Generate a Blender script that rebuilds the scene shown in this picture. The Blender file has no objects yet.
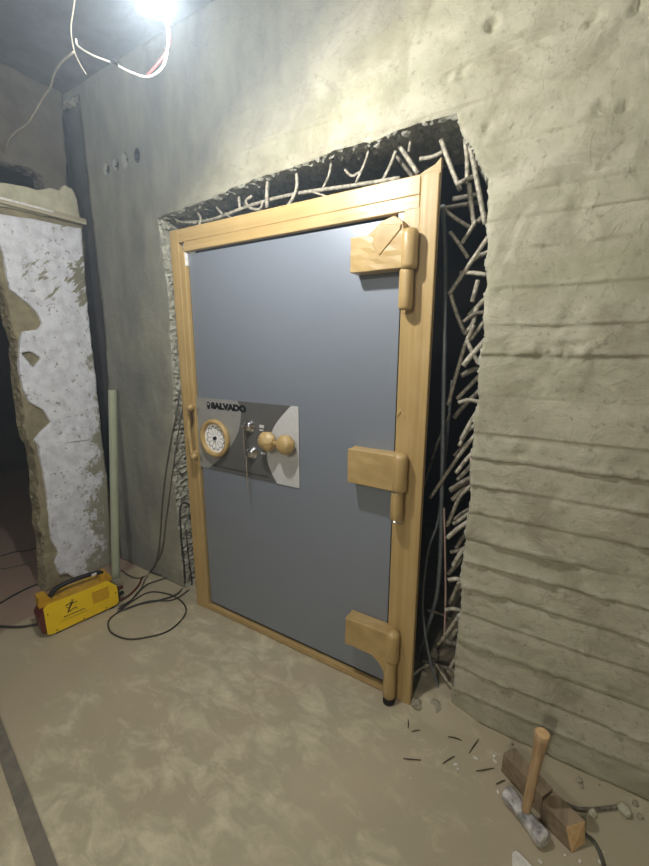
import bpy, bmesh, math, random
import numpy as np
from mathutils import Vector, Matrix
random.seed(7)
R3 = random.Random(11)
SC = bpy.context.scene
COL = SC.collection

# ------------------------------------------------------------------ camera (metres; x along the door wall, y into it, z up)
F = 395.5757
CAM = Vector((1.82166, -1.45886, 1.56603))
RX = Vector((0.85373859, 0.11030627, -0.50888402))
RY = Vector((0.52070064, -0.17874911, 0.8348171))
RZ = Vector((0.001123, -0.97769181, -0.21004156))
def _ray(px, py):
    d = Vector((px - 324.5, py - 433.0, F))
    return Vector((RX.dot(d), RY.dot(d), RZ.dot(d)))
def at(px, py, y):                       # point of the plane y = const (parallel to the door wall)
    d = _ray(px, py); return CAM + d * ((y - CAM.y) / d.y)
def atx(px, py, x):                      # point of the plane x = const
    d = _ray(px, py); return CAM + d * ((x - CAM.x) / d.x)
def flr(px, py, z=0.0):                  # point of the floor
    d = _ray(px, py); return CAM + d * ((z - CAM.z) / d.z)

cd = bpy.data.cameras.new('camera'); cam = bpy.data.objects.new('camera', cd); COL.objects.link(cam)
cd.sensor_fit = 'HORIZONTAL'; cd.sensor_width = 36; cd.lens = 36 * F / 649; cd.clip_start = 0.02
m = Matrix(((RX[0], -RX[1], -RX[2]), (RY[0], -RY[1], -RY[2]), (RZ[0], -RZ[1], -RZ[2])))
cam.matrix_world = Matrix.Translation(CAM) @ m.to_4x4()
SC.camera = cam

# ------------------------------------------------------------------ helpers
def link(o): COL.objects.link(o); return o
def tag(o, label=None, cat=None, group=None, kind=None):
    if label: o['label'] = label
    if cat: o['category'] = cat
    if group: o['group'] = group
    if kind: o['kind'] = kind
    return o
def empty(name, loc, label, cat, group=None):
    o = link(bpy.data.objects.new(name, None)); o.location = loc; o.empty_display_size = .05
    return tag(o, label, cat, group)
def obj(name, bm, mat, parent=None, smooth=False, bevel=0, recalc=True):
    if recalc: bmesh.ops.recalc_face_normals(bm, faces=bm.faces[:])
    me = bpy.data.meshes.new(name); bm.to_mesh(me); bm.free()
    o = link(bpy.data.objects.new(name, me))
    for mm in (mat if isinstance(mat, (list, tuple)) else [mat]): me.materials.append(mm)
    if smooth:
        for p in me.polygons: p.use_smooth = True
    if bevel:
        b = o.modifiers.new('bevel', 'BEVEL'); b.width = bevel; b.segments = 2; b.limit_method = 'ANGLE'; b.angle_limit = .7
    if parent:
        o.parent = parent
        w = Matrix.Identity(4); p = parent
        while p: w = Matrix.Translation(p.location) @ w; p = p.parent
        o.data.transform(w.inverted())
    return o
def box(bm, x0, x1, y0, y1, z0, z1, M=None, jit=0):
    vs = [Vector((x, y, z)) for x in (x0, x1) for y in (y0, y1) for z in (z0, z1)]
    if jit: vs = [v + Vector([R3.uniform(-jit, jit) for _ in range(3)]) for v in vs]
    if M: vs = [M @ v for v in vs]
    v = [bm.verts.new(p) for p in vs]
    for f in ((0, 1, 3, 2), (4, 6, 7, 5), (0, 4, 5, 1), (2, 3, 7, 6), (0, 2, 6, 4), (1, 5, 7, 3)):
        bm.faces.new([v[i] for i in f])
    return bm
def smooth_pts(pts, n=6):
    pts = [Vector(p) for p in pts]
    if len(pts) < 3: return pts
    out = []
    P = [pts[0] * 2 - pts[1]] + pts + [pts[-1] * 2 - pts[-2]]
    for i in range(1, len(P) - 2):
        a, b, c, d = P[i - 1], P[i], P[i + 1], P[i + 2]
        for k in range(n):
            t = k / n
            out.append(.5 * ((2 * b) + (c - a) * t + (2 * a - 5 * b + 4 * c - d) * t * t + (3 * b - a - 3 * c + d) * t ** 3))
    out.append(pts[-1]); return out
def tube(bm, pts, r, seg=8, smooth=True, ribs=0, n=6):
    if smooth: pts = smooth_pts(pts, n)
    else: pts = [Vector(p) for p in pts]
    rr = r if callable(r) else (lambda t: r)
    up = None; rings = []
    for i, p in enumerate(pts):
        t = (pts[min(i + 1, len(pts) - 1)] - pts[max(i - 1, 0)]).normalized()
        if up is None:
            up = Vector((0, 0, 1)) if abs(t.z) < .9 else Vector((1, 0, 0))
        a = (up - t * up.dot(t)).normalized(); b = t.cross(a); up = a
        q = rr(i / max(1, len(pts) - 1)) * (1 + (ribs if i % 2 else 0))
        rings.append([bm.verts.new(p + (a * math.cos(2 * math.pi * k / seg) + b * math.sin(2 * math.pi * k / seg)) * q) for k in range(seg)])
    for A, B in zip(rings, rings[1:]):
        for k in range(seg): bm.faces.new((A[k], A[(k + 1) % seg], B[(k + 1) % seg], B[k]))
    bm.faces.new(rings[0][::-1]); bm.faces.new(rings[-1])
    return bm
def lathe(bm, prof, M, seg=28, close=False):
    rings = []
    for r, h in prof:
        if r < 1e-6: rings.append([bm.verts.new(M @ Vector((0, 0, h)))])
        else: rings.append([bm.verts.new(M @ Vector((r * math.cos(2 * math.pi * k / seg), r * math.sin(2 * math.pi * k / seg), h))) for k in range(seg)])
    prs = list(zip(rings, rings[1:]))
    if close: prs.append((rings[-1], rings[0]))
    for A, B in prs:
        for k in range(seg):
            a = [A[k % len(A)], A[(k + 1) % len(A)], B[(k + 1) % len(B)], B[k % len(B)]]
            f = []
            for v in a:
                if v not in f: f.append(v)
            if len(f) > 2: bm.faces.new(f)
    return bm
def prism(bm, poly, fn, d0, d1):       # poly of (u,v), fn(u,v,d)->world
    A = [bm.verts.new(fn(u, v, d0)) for u, v in poly]; B = [bm.verts.new(fn(u, v, d1)) for u, v in poly]
    bm.faces.new(A); bm.faces.new(B[::-1]); n = len(A)
    for i in range(n): bm.faces.new((A[i], B[i], B[(i + 1) % n], A[(i + 1) % n]))
    return bm
def rock(bm, c, s, seed, flat=1.0, sub=1):
    r = random.Random(seed)
    g = bmesh.ops.create_icosphere(bm, subdivisions=sub, radius=1)
    M = Matrix.Rotation(r.uniform(0, 6.28), 3, 'Z')
    ax = Vector((r.uniform(.7, 1.2), r.uniform(.6, 1), r.uniform(.45, .9) * flat))
    for v in g['verts']:
        q = v.co * r.uniform(.75, 1.15)
        v.co = Vector(c) + (M @ Vector((q.x * ax.x, q.y * ax.y, q.z * ax.z))) * s
    return bm

# numpy value noise
def _h(i, j, s):
    n = (i * 374761393 + j * 668265263 + s * 974634777) & 0xffffffff
    n = ((n ^ (n >> 13)) * 1274126177) & 0xffffffff
    return ((n ^ (n >> 16)) & 0xffff) / 65535.0
def vn(x, y, s=0):
    x = np.asarray(x, float); y = np.asarray(y, float)
    xi = np.floor(x).astype(np.int64); yi = np.floor(y).astype(np.int64)
    fx = x - xi; fy = y - yi; fx = fx * fx * (3 - 2 * fx); fy = fy * fy * (3 - 2 * fy)
    a = _h(xi, yi, s); b = _h(xi + 1, yi, s); c = _h(xi, yi + 1, s); d = _h(xi + 1, yi + 1, s)
    return (a * (1 - fx) + b * fx) * (1 - fy) + (c * (1 - fx) + d * fx) * fy
def fbm(x, y, s=0, o=4):
    t = 0; a = .5; n = 0
    for k in range(o):
        t = t + a * vn(x * 2 ** k, y * 2 ** k, s + k * 17); n += a; a *= .5
    return t / n
def sst(a, b, x):
    t = np.clip((x - a) / (b - a), 0, 1); return t * t * (3 - 2 * t)
def rough_poly(poly, amp, step, seed):
    out = []; n = len(poly); L = 0
    for i in range(n):
        a = np.array(poly[i], float); b = np.array(poly[(i + 1) % n], float)
        d = b - a; l = np.hypot(*d); k = max(1, int(l / step)); nn = np.array([-d[1], d[0]]) / max(l, 1e-9)
        for j in range(k):
            t = j / k; s = L + l * t
            o = (fbm(np.array([s * 14]), np.array([seed * 3.7]), seed, 4)[0] - .5) * 2 * amp
            out.append(a + d * t + nn * o * (0 if j == 0 and False else 1))
        L += l
    return np.array(out)
def inside(P, poly):
    x, y = P[..., 0], P[..., 1]; r = np.zeros(x.shape, bool)
    lo = poly.min(0); hi = poly.max(0)
    bb = (x >= lo[0]) & (x <= hi[0]) & (y >= lo[1]) & (y <= hi[1])
    xs = x[bb]; ys = y[bb]; rr = np.zeros(xs.shape, bool)
    n = len(poly); j = n - 1
    for i in range(n):
        xi, yi = poly[i]; xj, yj = poly[j]
        if yi != yj:
            c = ((yi > ys) != (yj > ys)) & (xs < (xj - xi) * (ys - yi) / (yj - yi) + xi)
            rr ^= c
        j = i
    r[bb] = rr; return r
def nearest(p, polys):
    best = None; bd = 9
    for poly in polys:
        A = poly; B = np.roll(poly, -1, 0); d = B - A
        t = np.clip(((p - A) * d).sum(1) / np.maximum((d * d).sum(1), 1e-12), 0, 1)
        q = A + d * t[:, None]; e = np.hypot(*(q - p).T); k = e.argmin()
        if e[k] < bd: bd = e[k]; best = q[k]
    return best, bd
def slab(name, us, vs, outline, holes, disp, world, depth, mat, rings=6, jit=.006, snap=.02, warp=None, parent=None, seed=1, shade=True, edge_mat=0):
    """a slab of rough masonry: a front grid cut along jagged outlines, broken edges running back, and a back face"""
    us = np.array(us); vs = np.array(vs)
    cu = (us[:-1] + us[1:]) / 2; cv = (vs[:-1] + vs[1:]) / 2
    G = np.stack(np.meshgrid(cu, cv, indexing='ij'), -1)
    keep = np.ones(G.shape[:2], bool) if outline is None else inside(G, outline)
    for h in holes: keep &= ~inside(G, h)
    polys = ([outline] if outline is not None else []) + list(holes)
    nu, nv = len(us), len(vs)
    K = np.zeros((nu + 1, nv + 1), bool); K[1:-1, 1:-1] = keep
    cnt = K[:-1, :-1].astype(int) + K[1:, :-1] + K[:-1, 1:] + K[1:, 1:]
    used = cnt > 0; bnd = used & (cnt < 4)
    U, V = np.meshgrid(us, vs, indexing='ij'); U = U.copy(); V = V.copy()
    for i, j in zip(*np.nonzero(bnd)):
        if polys:
            q, d = nearest(np.array([U[i, j], V[i, j]]), polys)
            if d < snap: U[i, j], V[i, j] = q
    D = disp(U, V)
    if warp is not None: V = V + warp(U, V)
    bm = bmesh.new(); idx = {}
    for i, j in zip(*np.nonzero(used)):
        idx[i, j] = bm.verts.new(world(U[i, j], V[i, j], D[i, j]))
    edges = {}
    for i, j in zip(*np.nonzero(keep)):
        c = [(i, j), (i + 1, j), (i + 1, j + 1), (i, j + 1)]
        try: f = bm.faces.new([idx[k] for k in c])
        except ValueError: continue
        f.smooth = shade
        for a, b in zip(c, c[1:] + c[:1]):
            if (b, a) in edges: edges[(b, a)] = 0
            else: edges[(a, b)] = 1
    be = [e for e, s in edges.items() if s]
    r = random.Random(seed); prev = {}
    for e in be:
        for k in e: prev[k] = idx[k]
    for s in range(1, rings + 1):
        d = depth * (s / rings) ** 1.3; cur = {}
        for k in prev:
            j = jit if s < rings else 0
            cur[k] = bm.verts.new(world(U[k] + r.uniform(-j, j), V[k] + r.uniform(-j, j), d + r.uniform(-j, j) * .5))
        for a, b in be:
            f = bm.faces.new((prev[b], prev[a], cur[a], cur[b])); f.material_index = edge_mat; f.smooth = s % 3 == 0
        prev = cur
    bk = dict(prev)
    for i, j in zip(*np.nonzero(used)):
        if (i, j) not in bk: bk[i, j] = bm.verts.new(world(U[i, j], V[i, j], depth))
    for i, j in zip(*np.nonzero(keep)):
        try: bm.faces.new([bk[k] for k in ((i, j), (i, j + 1), (i + 1, j + 1), (i + 1, j))])
        except ValueError: pass
    return obj(name, bm, mat, parent)

# ------------------------------------------------------------------ materials
def srgb(r, g, b):
    f = lambda c: (c / 255 / 12.92) if c / 255 <= .04045 else ((c / 255 + .055) / 1.055) ** 2.4
    return (f(r), f(g), f(b), 1)
class NT:
    def __init__(s, name):
        s.m = bpy.data.materials.new(name); s.m.use_nodes = True; s.t = s.m.node_tree; s.n = s.t.nodes
        s.b = s.n['Principled BSDF']; s.tc = s.n.new('ShaderNodeTexCoord')
    def link(s, a, b): s.t.links.new(a, b)
    def map(s, scale=(1, 1, 1), rot=(0, 0, 0)):
        k = s.n.new('ShaderNodeMapping'); s.link(s.tc.outputs['Object'], k.inputs[0]); k.inputs['Scale'].default_value = scale; k.inputs['Rotation'].default_value = rot; return k.outputs[0]
    def noise(s, scale, detail=4, rough=.55, vec=None, dist=0):
        k = s.n.new('ShaderNodeTexNoise'); k.inputs['Scale'].default_value = scale; k.inputs['Detail'].default_value = detail
        k.inputs['Roughness'].default_value = rough; k.inputs['Distortion'].default_value = dist
        s.link(vec or s.tc.outputs['Object'], k.inputs['Vector']); return k.outputs['Fac']
    def ramp(s, fac, pts):
        k = s.n.new('ShaderNodeValToRGB'); e = k.color_ramp.elements
        while len(e) < len(pts): e.new(.5)
        for el, (p, c) in zip(e, pts):
            el.position = p; el.color = c if isinstance(c, tuple) else (c, c, c, 1)
        s.link(fac, k.inputs[0]); return k.outputs[0]
    def mix(s, fac, a, b, mode='MIX'):
        k = s.n.new('ShaderNodeMix'); k.data_type = 'RGBA'; k.blend_type = mode
        for v, i in ((fac, 0), (a, 6), (b, 7)):
            if hasattr(v, 'links'): s.link(v, k.inputs[i])
            else: k.inputs[i].default_value = v
        return k.outputs[2]
    def math(s, op, a, b=None, c=None):
        k = s.n.new('ShaderNodeMath'); k.operation = op; k.use_clamp = False
        for i, v in enumerate((a, b, c)):
            if v is None: continue
            if hasattr(v, 'links'): s.link(v, k.inputs[i])
            else: k.inputs[i].default_value = v
        return k.outputs[0]
    def xyz(s):
        k = s.n.new('ShaderNodeSeparateXYZ'); s.link(s.tc.outputs['Object'], k.inputs[0]); return k.outputs
    def bump(s, h, dist=.003, st=1, prev=None):
        k = s.n.new('ShaderNodeBump'); k.inputs['Distance'].default_value = dist; k.inputs['Strength'].default_value = st
        s.link(h, k.inputs['Height'])
        if prev: s.link(prev, k.inputs['Normal'])
        s.link(k.outputs[0], s.b.inputs['Normal']); return k.outputs[0]
    def col(s, c):
        if hasattr(c, 'links'): s.link(c, s.b.inputs['Base Color'])
        else: s.b.inputs['Base Color'].default_value = c
    def set(s, rough=.6, metal=0, spec=.4):
        if hasattr(rough, 'links'): s.link(rough, s.b.inputs['Roughness'])
        else: s.b.inputs['Roughness'].default_value = rough
        s.b.inputs['Metallic'].default_value = metal; s.b.inputs['Specular IOR Level'].default_value = spec
        return s.m
def plain(name, c, rough=.5, metal=0, var=.12, scale=40, spec=.4, bump=0):
    t = NT(name); n = t.noise(scale, 3)
    d = tuple(max(0, x * (1 - var * 2)) for x in c[:3]) + (1,)
    l = tuple(min(1, x * (1 + var)) for x in c[:3]) + (1,)
    t.col(t.ramp(n, [(.3, d), (.7, l)]))
    if bump: t.bump(t.noise(scale * 3, 3), bump)
    return t.set(rough, metal, spec)

def mat_wall():
    t = NT('cast_concrete'); x, y, z = t.xyz()
    n1 = t.noise(1.3, 5, .6); n2 = t.noise(9, 6, .65); n3 = t.noise(45, 4, .6)
    c = t.ramp(n1, [(.3, srgb(154, 150, 129)), (.55, srgb(172, 168, 147)), (.75, srgb(188, 184, 166))])
    c = t.mix(t.ramp(n2, [(.38, .0), (.62, .55)]), c, srgb(200, 197, 176))
    c = t.mix(t.ramp(n3, [(.30, .5), (.42, 0)]), c, srgb(120, 114, 95))
    c = t.mix(t.ramp(t.noise(3.6, 7, .68, None, .8), [(.50, 0), (.60, .55)]), c, srgb(138, 133, 112))
    # greenish damp board marks
    st = t.noise(1, 4, .6, t.map((.7, 1, 7)))
    c = t.mix(t.ramp(st, [(.45, 0), (.7, .45)]), c, srgb(150, 152, 122))
    # sooty grey render at left, plus darkening over the lamp's hot spot
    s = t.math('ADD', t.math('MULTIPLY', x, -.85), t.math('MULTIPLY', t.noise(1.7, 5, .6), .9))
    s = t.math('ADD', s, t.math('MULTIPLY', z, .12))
    s = t.math('ADD', s, t.math('MULTIPLY', t.math('MAXIMUM', t.math('SUBTRACT', z, 2.25), 0), 1.7))  # painted darkening above the door, offsets the lamp's hot spot
    soot_hotspot_dim = t.ramp(s, [(.3, 0), (1.0, 1.0)])
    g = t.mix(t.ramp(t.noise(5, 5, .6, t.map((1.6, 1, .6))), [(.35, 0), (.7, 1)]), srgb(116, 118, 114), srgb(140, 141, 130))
    c = t.mix(soot_hotspot_dim, c, g)
    t.col(c)
    h = t.math('ADD', t.math('MULTIPLY', t.noise(22, 7, .66, None, .6), 1.0), t.math('MULTIPLY', t.ramp(t.noise(9, 6, .6, None, 1.2), [(.50, 0), (.53, 1)]), .22))
    t.bump(h, .009, .5)
    return t.set(.88, 0, .2)
def mat_rough(name, a, b, sc=14, dist=.012):
    t = NT(name); n = t.noise(sc, 6, .65)
    t.col(t.ramp(n, [(.3, a), (.68, b)])); t.bump(t.noise(sc * 2.2, 6, .65), dist, .9)
    return t.set(.92, 0, .15)
def mat_floor():
    t = NT('worn_cement_floor'); x, y, z = t.xyz()
    n1 = t.noise(1.1, 4, .5); v = t.map((1.0, 1.7, 1), (0, 0, .7))
    n2 = t.noise(7, 9, .7, v, .5); n3 = t.noise(2.6, 4, .55)
    c = t.ramp(n1, [(.3, srgb(172, 160, 134)), (.7, srgb(188, 176, 149))])
    c = t.mix(t.ramp(n3, [(.4, 0), (.62, .6)]), c, srgb(172, 167, 140))
    k = t.math('ADD', t.math('MULTIPLY', n2, 1.0), t.math('MULTIPLY', n3, .35))
    k = t.math('ADD', k, t.math('MULTIPLY', t.math('ABSOLUTE', t.math('SUBTRACT', x, .7)), -.10))
    c = t.mix(t.ramp(k, [(.62, 0), (.84, .65)]), c, srgb(226, 216, 186))
    pk = t.ramp(t.math('ADD', t.math('MULTIPLY', x, -1), t.math('MULTIPLY', n3, .5)), [(.95, 0), (1.35, .8)])
    c = t.mix(pk, c, srgb(150, 124, 112))
    t.col(c)
    t.bump(t.math('ADD', t.noise(16, 6, .6), t.math('MULTIPLY', k, .5)), .004, .5)
    r = t.ramp(n2, [(.35, .52), (.7, .8)])
    return t.set(r, 0, .35)
def mat_tape(name, sc):
    t = NT(name); n = t.noise(1, 4, .6, t.map(sc)); n2 = t.noise(6, 3)
    c = t.ramp(n, [(.3, srgb(166, 139, 90)), (.52, srgb(179, 152, 100)), (.72, srgb(189, 164, 112))])
    c = t.mix(t.ramp(n2, [(.5, 0), (.8, .3)]), c, srgb(208, 182, 134))
    t.col(c); t.bump(n, .003, .28)
    return t.set(t.ramp(n2, [(.3, .30), (.7, .44)]), 0, .5)
def mat_white():
    t = NT('chipped_white_plaster'); x, y, z = t.xyz()
    big = t.noise(5, 6, .65); sm = t.noise(34, 5, .6); 
    k_ = t.n.new('ShaderNodeMapping'); t.link(t.map((1, 1, 1), (-.75, 0, 0)), k_.inputs[0]); k_.inputs['Scale'].default_value = (1, .75, 3.2)
    dg = t.noise(7, 5, .6, k_.outputs[0])
    c = t.ramp(t.noise(16, 4), [(.35, srgb(208, 211, 220)), (.6, srgb(232, 236, 245))])
    # paint worn off towards the far lower corner
    w = t.math('ADD', t.math('MULTIPLY', y, 1.9), t.math('MULTIPLY', z, -.27))
    w = t.math('ADD', w, t.math('ADD', t.math('MULTIPLY', big, .9), t.math('MULTIPLY', sm, .55)))
    c = t.mix(t.ramp(w, [(.42, 0), (.52, 1)]), c, srgb(150, 150, 132))
    # diagonal scratches to the mortar
    zb = t.math('SUBTRACT', 1, t.math('MULTIPLY', t.math('ABSOLUTE', t.math('SUBTRACT', z, 1.98)), 3.0))
    yb = t.math('ADD', t.math('MULTIPLY', y, 2.2), .55)
    d = t.math('ADD', t.math('ADD', dg, t.math('MULTIPLY', zb, .22)), t.math('MULTIPLY', yb, .25))
    c = t.mix(t.ramp(d, [(.80, 0), (.84, 1)]), c, srgb(140, 138, 118))
    c = t.mix(t.ramp(sm, [(.35, .8), (.39, 0)]), c, srgb(130, 128, 118))
    t.col(c); t.bump(t.math('ADD', sm, big), .010, .8)
    return t.set(.7, 0, .3)
M = {}
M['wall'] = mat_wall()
M['floor'] = mat_floor()
M['ceil'] = mat_rough('sooty_ceiling', srgb(78, 78, 82), srgb(106, 106, 110), 5, .006)
M['lintel'] = mat_rough('sooty_render', srgb(84, 80, 74), srgb(112, 107, 98), 6, .008)
M['mortar'] = mat_rough('brown_mortar', srgb(118, 112, 92), srgb(160, 152, 124), 12, .012)
M['cream'] = mat_rough('cream_plaster', srgb(176, 174, 150), srgb(206, 204, 180), 15, .01)
M['white'] = mat_white()
M['broken'] = mat_rough('broken_concrete', srgb(156, 156, 142), srgb(206, 206, 190), 22, .012)
M['slot'] = mat_rough('dark_slot_mortar', srgb(70, 72, 79), srgb(92, 92, 90), 7, .006)
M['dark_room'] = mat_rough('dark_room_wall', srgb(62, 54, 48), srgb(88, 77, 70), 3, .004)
M['void'] = mat_rough('shade_black_masonry', srgb(20, 20, 20), srgb(36, 35, 33), 8, .01)  # near black for the unlit chamber; also paints shade into drilled holes
M['tape_v'] = mat_tape('tan_tape_vertical', (55, 55, 1.0))
M['tape_h'] = mat_tape('tan_tape_horizontal', (1.0, 55, 55))
M['tape_c'] = mat_tape('tan_tape_crumpled', (11, 11, 14))
def mat_leaf():
    t = NT('satin_grey_paint'); n = t.noise(180, 2)
    t.col(t.ramp(t.noise(1.2, 2), [(.3, srgb(131, 139, 151)), (.7, srgb(135, 143, 155))])); t.bump(n, .0006, .3)
    m_ = t.set(.42, .25, .6); t.b.inputs['Coat Weight'].default_value = .3; t.b.inputs['Coat Roughness'].default_value = .3
    return m_
M['leaf'] = mat_leaf()
M['body'] = plain('dark_steel', srgb(30, 30, 32), .6, .3)
M['plate_dark'] = plain('dark_grey_panel', srgb(92, 92, 90), .35, .0, .04)
M['plate_light'] = plain('silver_panel', srgb(196, 197, 197), .4, .0, .03)
M['plate_mid'] = plain('silver_field_dim', srgb(150, 151, 147), .35, .1, .03)  # also silver; darker colour stands in for its weaker reflection
M['chrome'] = plain('chrome', srgb(220, 220, 222), .08, 1, .02)
M['white_enamel'] = plain('white_enamel', srgb(250, 251, 252), .3, 0, .01)
M['black'] = plain('black_paint', srgb(18, 18, 20), .45, 0, .1)
M['foam'] = plain('white_packing', srgb(238, 238, 235), .7)
M['rebar'] = plain('lit_steel_bar', srgb(182, 176, 158), .6, .2, .3, 60, .4, .002)  # same rusty-grey bars, pale colour standing in for light on them
M['rebar_dark'] = plain('rusted_steel_bar', srgb(128, 122, 108), .65, .25, .3, 60, .4, .002)
M['conduit'] = plain('grey_conduit', srgb(128, 134, 138), .4, .2, .1)
M['pink'] = plain('pale_pink_rod', srgb(196, 168, 160), .5)
M['cable'] = plain('black_rubber', srgb(56, 55, 48), .5, 0, .2)
M['cable_dusty'] = plain('dusty_rubber', srgb(96, 94, 82), .65, 0, .2)
M['cable_red'] = plain('dark_red_rubber', srgb(96, 34, 26), .5)
M['pipe'] = plain('grey_green_plastic', srgb(168, 176, 152), .4, 0, .06, 8)
M['yellow'] = plain('yellow_enamel', srgb(238, 202, 24), .32, 0, .04, 12)
M['yellow_dull'] = plain('yellow_worn', srgb(196, 152, 30), .5, 0, .12)
M['red_dark'] = plain('dark_red_plastic', srgb(96, 40, 28), .45)
M['wood'] = None
def mat_wood(name, a, b, vec=(3, 3, 60), rot=(0, 0, 0)):
    t = NT(name); n = t.noise(1, 5, .6, t.map(vec, rot)); t.col(t.ramp(n, [(.35, a), (.68, b)])); t.bump(n, .002, .4); return t.set(.65, 0, .3)
M['timber'] = mat_wood('brown_timber', srgb(122, 106, 84), srgb(156, 138, 112), (40, 6, 40))
M['timber_cut'] = mat_wood('fresh_cut_wood', srgb(200, 164, 116), srgb(220, 186, 138), (60, 60, 60))
M['handle_wood'] = mat_wood('hammer_handle_wood', srgb(160, 132, 98), srgb(194, 166, 126), (60, 60, 5))
M['head'] = plain('scuffed_hammer_steel', srgb(206, 204, 202), .5, .3, .4, 30, .5, .003)
M['sliver'] = plain('dull_brown_sliver', srgb(84, 76, 60), .6)
M['chip'] = plain('white_plaster_chip', srgb(226, 224, 214), .7)
M['lint_wood'] = mat_wood('pale_painted_wood', srgb(150, 142, 120), srgb(190, 184, 160), (20, 2, 40))
M['strip'] = mat_rough('grey_strip', srgb(108, 104, 94), srgb(134, 128, 114), 14, .004)
M['rubble'] = mat_rough('grey_rubble', srgb(140, 134, 116), srgb(178, 172, 152), 20, .006)
M['wire_w'] = plain('white_wire', srgb(226, 220, 210), .45)
M['wire_r'] = plain('red_wire', srgb(190, 60, 56), .45)
M['tan_wire'] = plain('dusty_white_wire', srgb(176, 168, 150), .5)
def emit(name, c, s):
    t = NT(name); t.b.inputs['Base Color'].default_value = (1, 1, 1, 1)
    t.b.inputs['Emission Color'].default_value = c; t.b.inputs['Emission Strength'].default_value = s; return t.m

# ------------------------------------------------------------------ the room
H = 3.06
WY = .075                               # face of the door wall
def struct(o): o['kind'] = 'structure'; return o
def slabbox(name, mat, *b):
    return struct(obj(name, box(bmesh.new(), *b), mat))
slabbox('floor', M['floor'], -5.2, 4.6, -5.2, 2.2, -.1, 0)
slabbox('ceiling', M['ceil'], -1.05, 4.6, -5.2, .6, H, H + .12)
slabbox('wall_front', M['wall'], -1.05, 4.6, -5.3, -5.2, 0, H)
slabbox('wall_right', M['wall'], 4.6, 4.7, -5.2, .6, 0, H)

# opening cut in the concrete round the vault door, seen on the wall's face
OP = [(158, 217), (200, 203), (242, 184), (296, 166), (350, 146), (370, 141), (412, 124), (456, 114), (464, 138), (478, 161), (489, 179), (490, 192),
      (487, 219), (489, 244), (486, 287), (484, 305), (483, 346), (479, 376), (476, 411), (472, 450), (470, 488), (466, 528), (463, 563),
      (462, 588), (461, 607), (457, 645), (455, 676), (453, 700)]
op = [at(px, py, WY) for px, py in OP]
op = [(p.x, p.z) for p in op] + [(1.552, -.05), (-.150, -.05)]
op += [(at(px, py, WY).x, at(px, py, WY).z) for px, py in [(184, 585), (179, 535), (174, 480), (174, 385), (169, 306), (162, 244)]]
OPEN = rough_poly(op, .016, .022, 5)
SLOT = rough_poly([(-1.2, -.2), (-.93, -.2), (-.92, .5), (-.85, 1.1), (-.80, 1.7), (-.80, 3.01), (-1.2, 3.03)], .004, .05, 9)
LINES = [(2.354, 4.5, .9, 1.52), (2.445, 3, .45, 1.05), (2.47, 3, 1.4, 1.66), (2.215, .5, 1.5, 1.75), (2.06, .4, 1.66, 2.0), (1.981, .75, 1.5, 9), (1.887, .6, 1.5, 9),
         (1.766, .55, 1.5, 9), (1.641, .7, 1.5, 9), (1.541, 1.0, 1.5, 9), (1.394, .35, 1.6, 9), (1.255, 1.1, 1.5, 9), (1.160, .9, 1.5, 9), (1.052, .9, 1.5, 9),
         (.938, 1.0, 1.5, 9), (.822, 1.3, 1.5, 2.0), (.728, 1.3, 1.5, 9), (.611, 1.3, 1.5, 9), (.492, 1.1, 1.5, 9), (.358, 1.4, 1.5, 9), (.228, 1.4, 1.5, 9),
         (.113, .6, 1.5, 9), (2.62, .4, 1.7, 9), (2.78, .4, 1.9, 9), (2.92, .4, 1.6, 9)]
BAND = sorted([l[0] for l in LINES])
PITS = [(492, 25, .022, .02), (448, 78, .022, .012), (463, 74, .022, .012), (487, 128, .014, .02), (492, 22, .02, .01), (597, 18, .016, .015), (590, 25, .012, .015),
        (638, 8, .018, .02), (625, 108, .016, .014), (491, 441, .012, .012), (521, 456, .02, .008), (507, 602, .02, .008), (525, 630, .022, .008), (600, 112, .02, .006)]
CORE = [(-.418, 2.588, .026), (-.510, 2.585, .018), (-.600, 2.58, .014)]
DRILL = np.array([(-.309 + .025 * math.cos(a * .3142), 2.588 + .036 * math.sin(a * .3142)) for a in range(20)])
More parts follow.
